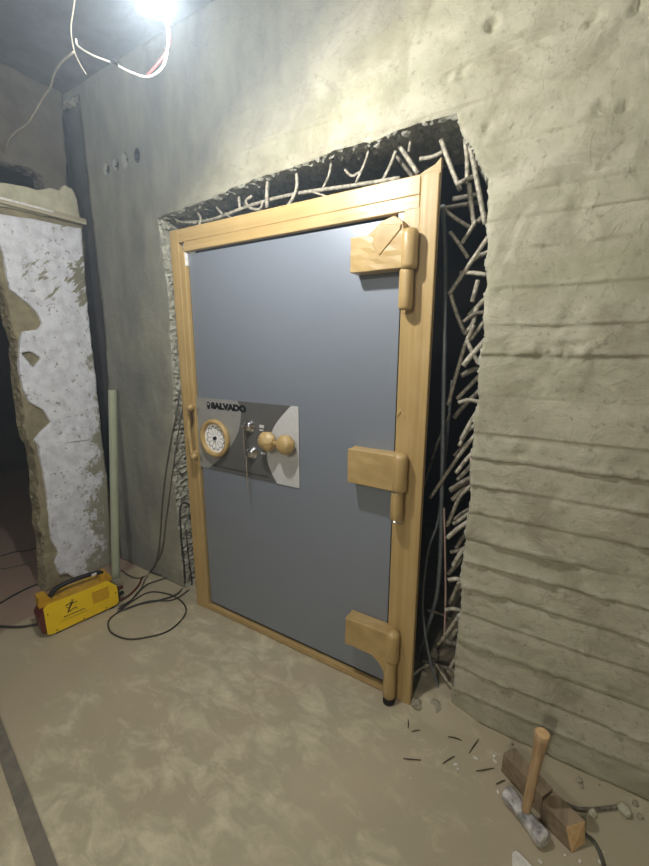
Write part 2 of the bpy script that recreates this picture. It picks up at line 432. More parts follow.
def wall_disp(U, V):
    d = (fbm(U * 2.2, V * 2.2, 3, 4) - .5) * .010 + (fbm(U * 14, V * 14, 8, 4) - .5) * .006
    # patches of flaked skin
    fl = sst(.52, .56, fbm(U * 5 + 3, V * 6, 21, 5)) * .004
    m_ = sst(1.35, 1.5, U) * np.where(V > 2.3, .45, 1)
    k = np.searchsorted(np.array(BAND), V)
    rng = np.array([random.Random(100 + i).uniform(-1, 1) for i in range(len(BAND) + 2)])
    d = d + (-fl + rng[k] * .0022) * (m_ * .8 + .2)
    for zl, s, x0, x1 in LINES:
        mm = sst(x0 - .03, x0 + .03, U) * (1 if s < 1.5 else .8) * (1 - sst(x1 - .05, x1 + .05, U))
        a = fbm(U * 4.5, U * 0 + zl * 31, 5, 5)
        amp = s * .0075 * np.where(V > 1.3, .6, 1.15) * sst(.40, .56, a) * (.4 + 1.4 * vn(U * 40, U * 0 + zl * 9, 2))
        up = np.where(V >= zl - .001, np.exp(-(V - zl) / .011), 0)
        dn = np.where(V < zl - .001, np.exp(-(zl - V) / .010), 0)
        d = d + mm * (-amp * up + s * .006 * np.where(V > 1.3, .5, 1.1) * dn * (.35 + a))
    hc = sst(.0, .05, U - 1.60) * (1 - sst(1.86, 1.96, U)) * np.exp(-((V - 1.555) / .035) ** 2)
    d = d + hc * (fbm(U * 60, V * 75, 31, 3) - .5) * .045
    for px, py, r, dp in PITS:
        p = at(px, py, WY)
        rr = np.hypot(U - p.x, V - p.z) * (.8 + .5 * fbm(U * 30, V * 30, 4, 2))
        d = d + dp * (1 - sst(r * .55, r * 1.1, rr))
    for x, z, dp in CORE:
        rr = np.hypot((U - x) / .72, V - z) * (.75 + .5 * fbm(U * 40, V * 40, 14, 3))
        d = d + dp * (1 - sst(.022, .036, rr))
    # thicker ragged render by the left jamb
    return d
us = np.concatenate([np.arange(-1.05, -.68, .025), np.arange(-.68, -.24, .006), np.arange(-.24, 2.6, .0125), np.arange(2.6, 4.65, .06)])
vz = np.concatenate([np.arange(0, 2.52, .0125), np.arange(2.52, 2.66, .006), np.arange(2.66, H + .02, .0125)])
vz = np.array(sorted(set(np.round(np.concatenate([[v for v in vz if min(abs(v - b) for b in BAND) > .006], [b for b in BAND], [b - .003 for b in BAND], [0]]), 4))))
vz = vz[vz <= H]
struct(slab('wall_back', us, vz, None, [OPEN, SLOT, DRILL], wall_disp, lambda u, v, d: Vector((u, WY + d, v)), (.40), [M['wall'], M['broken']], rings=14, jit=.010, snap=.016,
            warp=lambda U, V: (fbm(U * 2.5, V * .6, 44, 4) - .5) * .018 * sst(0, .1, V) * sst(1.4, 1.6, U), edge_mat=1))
wb = bpy.data.objects['wall_back']
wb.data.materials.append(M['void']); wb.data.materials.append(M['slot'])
for p in wb.data.polygons:
    c = p.center
    if 2.54 < c.z < 2.64:  # drill hole and dents coloured near black to stand for their shade
        if abs(c.x + .309) < .032 and p.material_index == 1: p.material_index = 2
        for x, z, dp in CORE:
            if math.hypot((c.x - x) / .72, c.z - z) < .024 and p.material_index == 0: p.material_index = 2
# dark chamber behind the opening and the back of the corner slot
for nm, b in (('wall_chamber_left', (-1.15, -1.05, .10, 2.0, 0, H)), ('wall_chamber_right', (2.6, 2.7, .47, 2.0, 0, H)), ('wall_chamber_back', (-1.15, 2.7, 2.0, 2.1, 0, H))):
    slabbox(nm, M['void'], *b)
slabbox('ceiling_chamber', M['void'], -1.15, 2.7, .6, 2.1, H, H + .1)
slabbox('trim_1', M['slot'], -1.05, -.74, .125, .16, 0, H)

# left partition: a broken brick pier with plaster, an opening on its near side and a sooty lintel
PXF = -.95
def P2(px, py, x=PXF):
    p = atx(px, py, x); return (p.y, p.z)
core = [(-5.2, H), (.07, H), P2(62, 95), P2(64, 130), P2(66, 160), P2(67, 185), P2(74, 199), P2(82, 222), P2(83, 240), P2(86, 298), P2(91, 340), P2(96, 380), P2(101, 430),
        P2(107, 478), P2(110, 505), P2(111, 530), (.03, -.05),
        (-.43, -.05), (-.40, .30), (-.385, .63), (-.37, .9), (-.395, 1.13), (-.385, 1.45), (-.37, 1.6), (-.39, 1.85), (-.43, 2.2), (-.47, 2.44), (-1.9, 2.40), (-1.9, -.05), (-5.2, -.05)]
CORE_P = rough_poly(core, .012, .025, 3)
HOLE = rough_poly([(-.75, 2.60), P2(0, 161), P2(24, 167), P2(43, 176), P2(45, 190), P2(36, 191), P2(14, 184), P2(0, 185), (-.75, 2.42)], .010, .02, 4)
yy = np.concatenate([np.arange(-5.2, -.8, .08), np.arange(-.8, .12, .0125)])
zz = np.concatenate([np.arange(0, 3.05, .016), [H]])
pier = slab('wall_left', yy, zz, CORE_P, [HOLE], lambda U, V: (fbm(U * 9, V * 9, 12, 5) - .5) * .022,
            lambda u, v, d: Vector((PXF - d, u, v)), .11, M['lintel'], rings=5, jit=.010, snap=.02)
struct(pier)
# lower masonry body of the pier is bare mortar: second material by height
pier.data.materials.append(M['mortar'])
for p in pier.data.polygons:
    if p.center.z < 2.42 and p.center.y > -.8: p.material_index = 1
# white plaster coat on the pier
pl = [P2(-14, 212), P2(79, 229), P2(81, 250), P2(85, 298), P2(89, 340), P2(94, 380), P2(99, 430), P2(105, 478), P2(108, 520), (.015, -.01), (-.24, -.01), P2(66, 572), P2(58, 574), P2(54, 562), P2(57, 552), P2(50, 540), P2(48, 514),
      P2(46, 500), P2(42, 470), P2(38, 455), P2(37, 445), P2(33, 440), P2(40, 431), P2(49, 422), P2(42, 410), P2(28, 402), P2(22, 390), P2(18, 370), P2(18, 342), P2(21, 332), P2(36, 330), P2(41, 323), P2(36, 313), P2(25, 303),
      P2(15, 294), P2(9, 290), P2(5, 275), P2(2, 255), P2(-4, 240), P2(-14, 225)]
PL = rough_poly(pl, .005, .014, 6)
CH = rough_poly([P2(19, 353), P2(28, 351), P2(40, 358), P2(32, 368)], .002, .01, 8)
struct(slab('trim_2', np.arange(-.5, .1, .0075), np.arange(0, 2.4, .0125), PL, [CH], lambda U, V: (fbm(U * 16, V * 16, 2, 4) - .5) * .006,
            lambda u, v, d: Vector((PXF + .024 - d, u, v)), .03, M['white'], rings=2, jit=.002, snap=.012))
# cream broken plaster over the board
cr = [P2(-20, 203), P2(80, 224), P2(77, 215), P2(75, 200), P2(70, 190), P2(62, 186), P2(58, 192), P2(48, 189), P2(34, 191), P2(18, 187), P2(0, 184), P2(-20, 184)]
struct(slab('trim_3', np.arange(-.6, .14, .0075), np.arange(2.25, 2.65, .01), rough_poly(cr, .005, .012, 7), [], lambda U, V: (fbm(U * 14, V * 14, 5, 4) - .5) * .016,
            lambda u, v, d: Vector((PXF + .028 - d, u, v)), .04, M['cream'], rings=3, jit=.003, snap=.012))
bm = bmesh.new(); box(bm, PXF - .02, PXF + .05, -.55, .095, 2.332, 2.366)
o = struct(obj('trim_4', bm, M['lint_wood'], bevel=.004))
bm = bmesh.new(); box(bm, PXF + .045, PXF + .056, -.54, -.10, 2.350, 2.362)
struct(obj('trim_5', bm, M['foam'], bevel=.002))
# brick showing in the plaster
bm = bmesh.new(); prism(bm, rough_poly([P2(61, 431), P2(86, 425), P2(87, 439), P2(64, 442)], .002, .01, 3).tolist(), lambda u, v, d: Vector((PXF + d, u, v)), .0, .034)
struct(obj('trim_6', bm, M['white'], bevel=.002))
# next room seen past the pier
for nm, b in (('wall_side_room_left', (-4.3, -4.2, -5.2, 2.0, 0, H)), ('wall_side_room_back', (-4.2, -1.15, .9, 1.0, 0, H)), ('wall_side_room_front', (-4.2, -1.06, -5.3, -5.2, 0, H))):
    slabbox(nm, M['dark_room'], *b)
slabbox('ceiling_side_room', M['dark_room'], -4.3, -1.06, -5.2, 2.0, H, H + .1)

# ------------------------------------------------------------------ vault door
VD = empty('vault_door', (.69, .02, 0), 'large grey steel vault door in a frame wrapped with tan tape, hung in the broken concrete opening', 'door')
FW, FH = 1.382, 2.15
def fr(name, boxes, mat):
    bm = bmesh.new()
    for b in boxes: box(bm, *b)
    return obj(name, bm, mat, VD, bevel=.004)
fr('frame_jamb', [(0, .062, 0, .03, 0, FH), (.058, .100, .0015, .03, 0, 2.05)], M['tape_v'])
fr('frame_jamb', [(1.318, FW, 0, .03, 0, FH), (1.262, 1.321, .0015, .03, 0, 2.05)], M['tape_v'])
fr('frame_head', [(.0615, 1.318, -.001, .03, 2.085, FH - .001), (.0995, 1.318, .0015, .03, 2.04, 2.088)], M['tape_h'])
fr('frame_sill', [(.0995, 1.2625, .004, .03, .004, .034)], M['tape_h'])
bm = bmesh.new(); box(bm, .09, 1.285, .085, .34, .03, 2.06); obj('door_body', bm, M['body'], VD)
# crumpled tape peak at the outer upper corner
bm = bmesh.new(); prism(bm, [(1.30, 2.14), (1.385, 2.14), (1.384, 2.185), (1.365, 2.168), (1.33, 2.156)], lambda u, v, d: Vector((u, d, v)), .001, .018); obj('tape_flap', bm, M['tape_c'], VD)
bm = bmesh.new(); prism(bm, [(1.266, 1.302), (1.282, 1.325), (1.302, 1.296), (1.30, 1.312), (1.282, 1.338), (1.266, 1.332)], lambda u, v, d: Vector((u, d, v)), -.002, .01); obj('tape_flap', bm, M['tape_c'], VD)
LEAF = obj('door_leaf', box(bmesh.new(), .109, 1.252, .02, .08, .048, 2.030), M['leaf'], VD, bevel=.002)
for b in ((.096, .106, .004, .02, 1.975, 2.037), (1.2405, 1.262, .004, .019, 1.985, 2.038)):
    o = obj('packing_strip', box(bmesh.new(), *b), M['foam'], VD); o['label'] = 'white packing strip left in the gap by the frame corner'
# control plate
PLX = (.098, .783); PLZ = (.908, 1.303)
def plf(u, v, d): return Vector((u, d, v))
CP = obj('control_plate', box(bmesh.new(), PLX[0], PLX[1], .0155, .0205, PLZ[0], PLZ[1]), M['plate_dark'], VD, bevel=.001)
CP['label'] = 'dark grey control plate with silver side fields'
def pp(px, py):
    p = at(px, py, .0155); return (p.x, p.z)
def arc(pts): return [(p.x, p.y) for p in smooth_pts([Vector((a, b, 0)) for a, b in pts], 8)]
left = arc([pp(237.2, 400.5), pp(241, 412.4), pp(238.2, 431.8), pp(227.5, 451.2), pp(216, 462), pp(209, 468)])
left[0] = (left[0][0], PLZ[1]); left[-1] = (left[-1][0], PLZ[0])
bm = bmesh.new(); prism(bm, left + [(PLX[0], PLZ[0]), (PLX[0], PLZ[1])], plf, .0148, .0160); obj('silver_field', bm, M['plate_mid'], CP)
right = arc([pp(291, 405.5), pp(275, 425.3), pp(268, 444.7), pp(267.4, 459.8), pp(271.7, 472.8), pp(277, 483)])
right[0] = (right[0][0], PLZ[1]); right[-1] = (right[-1][0], PLZ[0])
bm = bmesh.new(); prism(bm, right + [(PLX[1], PLZ[0]), (PLX[1], PLZ[1])], plf, .0148, .0160); obj('silver_field', bm, M['plate_light'], CP)
# lettering
def text(name, s, x, z, size, width, y, mat, parent, off=.0):
    cu = bpy.data.curves.new(name, 'FONT'); cu.body = s; cu.size = size; cu.extrude = .0006; cu.offset = off
    to = bpy.data.objects.new('tmp', cu); COL.objects.link(to)
    bpy.context.view_layer.update()
    me = bpy.data.meshes.new_from_object(to.evaluated_get(bpy.context.evaluated_depsgraph_get()))
    COL.objects.unlink(to); bpy.data.objects.remove(to)
    xs = [v.co.x for v in me.vertices]; k = width / (max(xs) - min(xs)); x0 = min(xs)
    for v in me.vertices:
        v.co = Vector((x + (v.co.x - x0) * k, y - v.co.z, z + v.co.y))
    bm = bmesh.new(); bm.from_mesh(me); bpy.data.meshes.remove(me)
    return obj(name, bm, mat, parent, recalc=False)
text('lettering', 'SALVADO', .214, 1.252, .042, .250, .0140, M['black'], CP, .0034)
bm = bmesh.new()
prism(bm, [(.195 + .013 * math.cos(k * .3927), 1.270 + (.015 if k < 8 else .026) * math.sin(k * .3927)) for k in range(16)], plf, .0134, .0146)
obj('emblem', bm, M['black'], CP)
bm = bmesh.new(); lathe(bm, [(0, .0), (.005, .0), (.005, -.001), (0, -.001)], Matrix.Translation((.195, .0132, 1.272)) @ Matrix.Rotation(-math.pi / 2, 4, 'X'), 12); obj('emblem_centre', bm, M['plate_light'], CP)
bm = bmesh.new(); r = random.Random(3); x = .20
while x < .60:
    w = r.uniform(.003, .007); box(bm, x, x + w, .0145, .0156, .926, .926 + r.uniform(.006, .012)); x += w + r.uniform(.003, .008)
obj('small_print', bm, M['body'], CP)
bm = bmesh.new(); box(bm, .545, .575, .0145, .0156, 1.18, 1.195); box(bm, .545, .57, .0145, .0156, 1.165, 1.172); box(bm, .55, .58, .0145, .0156, 1.045, 1.056)
obj('small_label', bm, M['plate_light'], CP)
# combination dial
DC = Vector((.243, .0, 1.092)); RM = Matrix.Rotation(math.pi / 2, 4, 'X')     # local +z points to -y (out of the door)
DL = Matrix.Translation((DC.x, .0155, DC.z)) @ RM
bm = bmesh.new(); lathe(bm, [(.098, 0), (.104, .010), (.104, .022), (.099, .030), (.088, .030), (.080, .024), (.079, .012), (.079, 0)], DL, 40)
dial = obj('combination_dial', bm, M['tape_c'], VD, smooth=True); dial['label'] = 'round combination dial, rim wrapped in tan tape'
bm = bmesh.new(); lathe(bm, [(0, .010), (.080, .010), (.080, .001), (0, .001)], DL, 40); obj('dial_face', bm, M['white_enamel'], dial)
prof = [];
for k in range(144):
    a = 2 * math.pi * k / 144; prof.append((math.cos(a) * (.052 + .016 * abs(math.sin(6 * a))), math.sin(a) * (.052 + .016 * abs(math.sin(6 * a)))))
bm = bmesh.new()
for k in range(144):
    a, b = prof[k], prof[(k + 1) % 144]
    v = [Vector((a[0], a[1], .0112)), Vector((b[0], b[1], .0112)), Vector((b[0] * .93, b[1] * .93, .0112)), Vector((a[0] * .93, a[1] * .93, .0112))]
    bm.faces.new([bm.verts.new(DL @ q) for q in v])
for k in range(12):
    a = 2 * math.pi * k / 12
    box(bm, .022, .046, -.0008, .0008, .0095, .0108, DL @ Matrix.Rotation(a, 4, 'Z'))
obj('dial_scallops', bm, M['black'], dial, recalc=False)
bm = bmesh.new(); lathe(bm, [(0, .022), (.009, .022), (.011, .009), (0, .009)], DL, 16); obj('dial_spindle', bm, M['body'], dial)
# key locks with keys
def keylock(px, py, lab, L):
    c = at(px, py, -.012)
    Mx = Matrix.Translation((c.x, .0155, c.z)) @ RM
    bm = bmesh.new(); lathe(bm, [(.036, 0), (.036, .005), (.028, .008), (.027, .016), (.020, .024), (.009, .028), (0, .028)], Mx, 28)
    e = obj('key_lock', bm, M['chrome'], VD, smooth=True); e['label'] = lab
    bm = bmesh.new(); box(bm, -.003, .003, -.010, .010, .024, .044, Mx)
    tube(bm, [Mx @ Vector((0, 0, .042)), Mx @ Vector((-.001, -L * .5, .044)), Mx @ Vector((0, -L, .040))], .0032, 8)
    lathe(bm, [(.010, -.002), (.015, 0), (.010, .002), (.006, 0)], Mx @ Matrix.Translation((0, 0, .044)) @ Matrix.Rotation(math.pi / 2, 4, 'Y'), 14, close=True)
    obj('key', bm, M['chrome'], e)
keylock(245.8, 427, 'upper chrome key lock with key', .155)
keylock(248.6, 453.5, 'lower chrome key lock with long key', .20)
# two taped handle ends
def taped_ball(px, py, r, seed, lab):
    c = at(px, py, -.030); bm = bmesh.new(); rr = random.Random(seed)
    g = bmesh.ops.create_icosphere(bm, subdivisions=3, radius=1)
    dirs = [Vector((rr.gauss(0, 1), rr.gauss(0, 1), rr.gauss(0, 1))).normalized() for _ in range(16)]
    for v in g['verts']:
        q = v.co.copy(); k = 1.0
        for d in dirs:                    # flats of folded tape
            k = min(k, .90 / max(.01, q.dot(d))) if q.dot(d) > .88 else k
        q = q * k * rr.uniform(.985, 1.015); q.y *= .75; v.co = Vector((c.x, -.030, c.z)) + q * r
    lathe(bm, [(.022, 0), (.020, .02), (.0, .02)], Matrix.Translation((c.x, .0155, c.z)) @ RM, 14)
    o = obj('handle_knob', bm, M['tape_c'], VD); o['label'] = lab
taped_ball(267, 441.5, .050, 3, 'left handle knob bundled in crumpled tan tape')
taped_ball(285.5, 445, .050, 8, 'right handle knob bundled in crumpled tan tape')
a = at(271, 444, -.05); b = at(282, 445, -.05)
obj('handle_neck', tube(bmesh.new(), [(a.x, -.03, a.z), (b.x, -.03, b.z)], .013, 10, False), M['tape_c'], VD, smooth=True)
# taped pull handle on the left jamb
bm = bmesh.new()
a = at(197, 409, -.05); b = at(199, 458, -.05)
tube(bm, [(.075, .004, a.z), (.10, -.03, a.z), (.135, -.055, a.z + .004)], .018, 8); tube(bm, [(.075, .004, b.z), (.10, -.03, b.z), (.135, -.05, b.z)], .020, 8)
tube(bm, [(.085, -.03, a.z), (.083, -.034, (a.z + b.z) / 2), (.09, -.03, b.z)], .011, 8)
o = obj('pull_handle', bm, M['tape_c'], VD, smooth=True); o['label'] = 'slim pull handle wrapped in tan tape'
# hinges
def jbox(bm, x0, x1, y0, y1, z0, z1, seed, amp=.0012, nx=10, nz=6):
    rr = random.Random(seed); g = bmesh.ops.create_cube(bm, size=1)
    bmesh.ops.subdivide_edges(bm, edges=list({e for v in g['verts'] for e in v.link_edges}), cuts=5, use_grid_fill=True)
    for v in bm.verts:
        if v.tag: continue
        v.tag = True
        v.co = Vector((x0 + (v.co.x + .5) * (x1 - x0), y0 + (v.co.y + .5) * (y1 - y0), z0 + (v.co.z + .5) * (z1 - z0))) + Vector([rr.uniform(-amp, amp) for _ in range(3)])
def hinge(lab, zp, zb, full=False, wedge=False, pins=False, foot=False):
    bm = bmesh.new(); jbox(bm, 1.076, 1.30, -.052, .019, zp[0], zp[1], int(zp[0] * 99))
    if wedge:
        prism(bm, [(1.13, zp[1] - .01), (1.285, zp[1] - .01), (1.278, zp[1] + .03), (1.245, zp[1] + .052), (1.20, zp[1] + .040)], lambda u, v, d: Vector((u, d, v)), -.050, .01)
        prism(bm, [(1.165, zp[1] - .03), (1.195, zp[1] - .075), (1.27, zp[1] - .0), (1.275, zp[1] + .02), (1.185, zp[1] + .030)], lambda u, v, d: Vector((u, d, v)), -.056, -.045)
    h = obj('hinge', bm, M['tape_c'], VD, bevel=.003); h['label'] = lab
    bm = bmesh.new(); cx, cy = 1.298, -.030; rr = random.Random(5)
    pr = [(0, zp[0] - .004), (.028, zp[0] - .003), (.031, zp[0] + .01), (.030, (zp[0] + zp[1]) / 2), (.031, zp[1] - .012), (.024, zp[1] + .004), (0, zp[1] + .006)]
    lathe(bm, pr, Matrix.Translation((cx, cy, 0)), 18)
    obj('hinge_barrel', bm, M['tape_v'], h, smooth=True)
    bm = bmesh.new(); t = zp[0] - .005
    lathe(bm, [(0, zb), (.022, zb), (.029 if full else .026, zb + .008), (.029 if full else .026, zb + .05), (.025, t - .01), (.024, t), (0, t)], Matrix.Translation((cx - .006, cy, 0)), 18)
    obj('hinge_barrel', bm, M['tape_v'], h, smooth=True)
    if pins:
        bm = bmesh.new()
        for z in (zb - .008, t - .006): lathe(bm, [(0, z), (.019, z), (.027, z + .006), (.027, z + .010), (0, z + .010)], Matrix.Translation((cx - .006, cy, 0)), 18)
        obj('hinge_pin', bm, M['chrome'], h, smooth=True)
    if full:
        bm = bmesh.new()
        prism(bm, [(1.20, zp[0] + .01), (1.285, zp[0] + .01), (1.285, zp[0] - .09), (1.268, zp[0] - .05), (1.245, zp[0] - .018)], lambda u, v, d: Vector((u, d, v)), -.054, .018)
        obj('tape_flap', bm, M['tape_c'], h)
    if foot:
        bm = bmesh.new(); lathe(bm, [(0, .002), (.026, .002), (.027, .012), (.024, .03), (0, .03)], Matrix.Translation((cx - .006, cy, 0)), 20)
        obj('hinge_foot', bm, M['body'], h, smooth=True)
hinge('upper hinge wrapped in tan tape with crumpled top', (1.843, 1.966), 1.702, wedge=True)
hinge('middle hinge wrapped in tan tape with bare chrome pin ends', (1.012, 1.157), .884, pins=True)
hinge('lower hinge wrapped in tan tape with rounded inner corner', (.225, .362), .030, full=True, foot=True)

# ------------------------------------------------------------------ bars and cables in the gap
def rod(name, pts, r, mat, label, cat, group=None, seg=7, ribs=0, smooth=True):
    bm = tube(bmesh.new(), pts, r, seg, smooth, ribs)
    return tag(obj(name, bm, mat, smooth=(ribs == 0)), label, cat, group)
def W(lst):                               # (px, py, depth plane) -> points
    return [at(a, b, c) for a, b, c in lst]
# long bars
rod('conduit', W([(443, 205, .20), (445, 260, .20), (444.5, 330, .20), (443, 430, .20), (441.5, 500, .20), (440.5, 550, .20), (437.5, 590, .20), (432, 614, .22), (426, 632, .24), (415, 662, .28)]), .0085, M['conduit'],
    'long grey ribbed conduit hanging straight down the gap beside the frame', 'conduit', ribs=.06)
rod('cable', W([(452, 380, .3), (447, 440, .27), (441, 500, .24), (437, 525, .22), (429, 547, .2), (424, 580, .18), (422.5, 605, .17), (425, 632, .16), (430, 660, .15), (436, 680, .13), (440, 694, .12)]), .006, M['conduit'],
    'thin grey cable curving down the gap to the rubble at the bottom right', 'cable')
rod('threaded_rod', W([(444, 508, .14), (445.2, 560, .14), (445.5, 600, .14), (444, 642, .14)]), .0042, M['pink'], 'thin pale pinkish straight rod low in the gap, right of the conduit', 'rod')
Lb = [
 ([(392, 136, .17), (405, 154, .17), (418, 174, .17)], .0095, 'thick pale rebar slanting down behind the frame top, right of the upper hinge plate'),
 ([(396, 155, .2), (404, 166, .2), (413, 177, .2)], .008, 'short rebar slanting parallel just left under the thick one above the frame top'),
 ([(396, 151, .15), (390, 166, .15), (382, 182, .15)], .007, 'rebar leaning left from the crossing above the frame top'),
 ([(370, 143, .14), (366, 160, .14), (356, 183, .14)], .006, 'thin curved rebar above the frame top, over the upper hinge'),
 ([(412, 129, .16), (409, 152, .16)], .006, 'short upright rebar hanging from the ceiling of the opening near its right corner'),
 ([(441, 140, .12), (450, 165, .12), (460, 190, .12)], .0085, 'pale rebar slanting right beside the peaked corner of the frame'),
 ([(420, 159, .14), (432, 157, .14), (443, 152, .14)], .008, 'curved stub crossing above the peaked frame corner'),
 ([(465, 139, .16), (467, 160, .16), (467, 184, .16)], .008, 'upright rebar near the top right corner of the opening'),
 ([(470, 145, .10), (477, 182, .10), (485, 224, .10)], .0085, 'long pale rebar leaning along the upper right edge of the opening'),
 ([(459, 183, .12), (476, 175, .12)], .008, 'stub crossing the leaning bar, right of the frame corner'),
 ([(469, 184, .13), (471, 205, .13), (474, 225, .13)], .0085, 'short upright rebar between the two leaning bars, right of the frame corner'),
 ([(440, 209, .2), (462, 205, .2), (482, 202, .2)], .008, 'level rebar crossing the gap just under the frame corner height'),
 ([(453, 199, .25), (480, 194, .25)], .009, 'darker level rebar just above the level crossing bar'),
 ([(442, 208, .14), (455, 218, .14), (471, 228, .14)], .007, 'thin rebar sloping down right from the conduit top'),
 ([(450, 232, .16), (459, 244, .16), (468, 258, .16)], .007, 'rebar sloping down right beside the upper hinge'),
 ([(462, 243, .12), (474, 224, .12), (476, 220, .12)], .007, 'short rebar leaning right above the triangle of bars'),
 ([(488, 237, .10), (469, 265, .12), (449, 294, .14)], .008, 'long pale rebar slanting down left, forming the triangle beside the upper hinge'),
 ([(460, 273, .13), (474, 273, .13), (488, 275, .13)], .008, 'nearly level rebar stub closing the triangle beside the upper hinge'),
 ([(478, 280, .14), (472, 302, .14)], .008, 'short stub hanging below the triangle of bars'),
 ([(450, 292, .15), (456, 312, .15), (464, 332, .15)], .0075, 'rebar slanting down right from the conduit below the upper hinge'),
 ([(486, 298, .12), (477, 308, .14), (472, 325, .14), (464, 334, .15)], .0085, 'bent rebar looping from the right edge below the upper hinge'),
 ([(474, 325, .13), (465, 345, .14), (457, 372, .15), (448, 405, .17)], .0075, 'long thin rebar bending down left above the middle hinge'),
 ([(467, 340, .12), (472, 352, .12), (479, 364, .12)], .008, 'short bar crossing downwards under the bent rebar'),
 ([(474, 436, .12), (458, 457, .14), (445, 476, .16), (430, 498, .18)], .0075, 'long rebar slanting down left beside the middle hinge'),
 ([(450, 413, .22), (436, 448, .24), (424, 486, .26)], .006, 'thin dark bar leaning behind the conduit beside the middle hinge'),
 ([(472, 485, .12), (461, 495, .13), (455, 507, .14), (447, 526, .15)], .008, 'bent rebar curving down beside the lower end of the middle hinge'),
 ([(428, 610, .2), (441, 614, .18), (455, 622, .14)], .006, 'thin bar crossing the conduit above the lower hinge height'),
 ([(459, 615, .12), (449, 630, .13), (438, 644, .14)], .008, 'rebar slanting down left to the foot of the pinkish rod'),
 ([(420, 660, .2), (438, 665, .16), (456, 671, .12)], .008, 'thick bar lying almost level above the rubble at the bottom right'),
 ([(436, 664, .15), (443, 675, .14), (448, 682, .13)], .006, 'short bar sloping down into the rubble at the bottom right'),
]
for pts, r, lab in Lb:
    rod('rebar', W(pts), r, M['rebar'] if pts[0][2] < .18 else M['rebar_dark'], lab, 'rebar', 'cut rebars in the broken opening')  # bars nearer the face get the lit colour, deeper ones the darker
# stubs along the right concrete edge: (tip px, py, root px, py)
ST = [(478, 222, 492, 214), (470, 262, 488, 252), (468, 316, 486, 300), (463, 322, 485, 312), (470, 340, 486, 318), (461, 376, 480, 368), (457, 399, 481, 374), (463, 366, 482, 344), (458, 403, 480, 402), (454, 418, 476, 394),
      (461, 440, 477, 412), (454, 456, 476, 436), (456, 473, 473, 452), (459, 446, 476, 424), (450, 490, 474, 476), (457, 480, 474, 462), (450, 491, 473, 480), (452, 500, 472, 484), (453, 524, 470, 512), (454, 520, 471, 508),
      (447, 538, 469, 521), (450, 552, 468, 546), (456, 548, 468, 530), (448, 574, 467, 550), (453, 566, 467, 546), (448, 580, 465, 580), (449, 604, 464, 584), (452, 600, 463, 576), (445, 610, 463, 611), (449, 640, 461, 628),
      (446, 641, 460, 644), (448, 672, 457, 655), (452, 690, 458, 676)]
BANDN = [(0, 300, 'beside the upper hinge'), (300, 395, 'between upper and middle hinge'), (395, 450, 'just above the middle hinge'), (450, 500, 'level with the middle hinge'),
         (500, 560, 'just below the middle hinge'), (560, 620, 'above the lower hinge'), (620, 900, 'level with the lower hinge')]
ORD = ['topmost', 'second from top', 'third from top', 'fourth from top', 'fifth from top', 'sixth from top', 'seventh from top', 'eighth from top', 'ninth from top']
ST.sort(key=lambda s: s[1]); cnt = {}
for i, (a, b, c, d) in enumerate(ST):
    y = .11 + .05 * ((i * 7) % 5) / 4
    nm = [n for lo, hi, n in BANDN if lo <= b < hi][0]; k = cnt.get(nm, 0); cnt[nm] = k + 1
    mid = ((a + c) / 2 + random.uniform(-1, 1), (b + d) / 2 + random.uniform(-3, 1.5))
    ex = (c + (c - a) * .5, d + (d - b) * .5)
    rod('rebar_stub', W([(a, b, y), (*mid, y + .01), (c, d, y + .02), (*ex, y + .04)]), random.uniform(.007, .0105), M['rebar'] if i % 3 else M['rebar_dark'],
        'rebar stub at right concrete edge %s, %s of them' % (nm, ORD[k]), 'rebar', 'rebar stubs along the right edge')
# top gap
TB = [([(160, 222, .2), (205, 221, .14), (252, 205, .14), (295, 194, .14), (350, 186, .14), (400, 178, .15)], .0085, 'long level rebar lying just above the whole frame top'),
      ([(173, 212, .13), (178, 221, .13), (196, 223, .13)], .006, 'small hooked wire at the left end of the top gap'),
      ([(193, 202, .15), (198, 213, .14), (201, 219, .13), (199, 226, .12)], .007, 'curved stirrup, second from the left in the top gap'),
      ([(214, 197, .16), (217, 207, .15), (222, 214, .14)], .007, 'curved stirrup, third from the left in the top gap'),
      ([(239, 186, .15), (239, 198, .15), (240, 209, .15)], .008, 'upright stirrup, fourth from the left in the top gap'),
      ([(268, 177, .12), (267, 193, .12), (267, 208, .12)], .0095, 'thick upright rebar above the middle of the door leaf'),
      ([(252, 196, .13), (246, 201, .13), (250, 208, .13), (260, 209, .13), (263, 201, .13)], .007, 'ring shaped rebar hook above the middle of the door leaf'),
      ([(296, 167, .12), (297, 185, .12), (294, 196, .12), (288, 206, .12)], .008, 'bent rebar dropping from the concrete above the door centre'),
      ([(332, 158, .14), (329, 175, .14), (322, 190, .14)], .006, 'thin rebar left of the bars over the upper hinge'),
      ([(312, 192, .14), (322, 195, .13), (332, 199, .12)], .005, 'thin wire lying low above the frame top near the centre'),
      ([(225, 213, .13), (232, 218, .13), (243, 216, .13)], .005, 'short bent wire resting near the frame top at the left'),
      ([(345, 170, .16), (352, 176, .15), (360, 172, .14)], .006, 'short curled wire above the frame, left of the crossing bars')]
for pts, r, lab in TB: rod('rebar', W(pts), r, M['rebar'], lab, 'rebar', 'cut rebars above the frame')
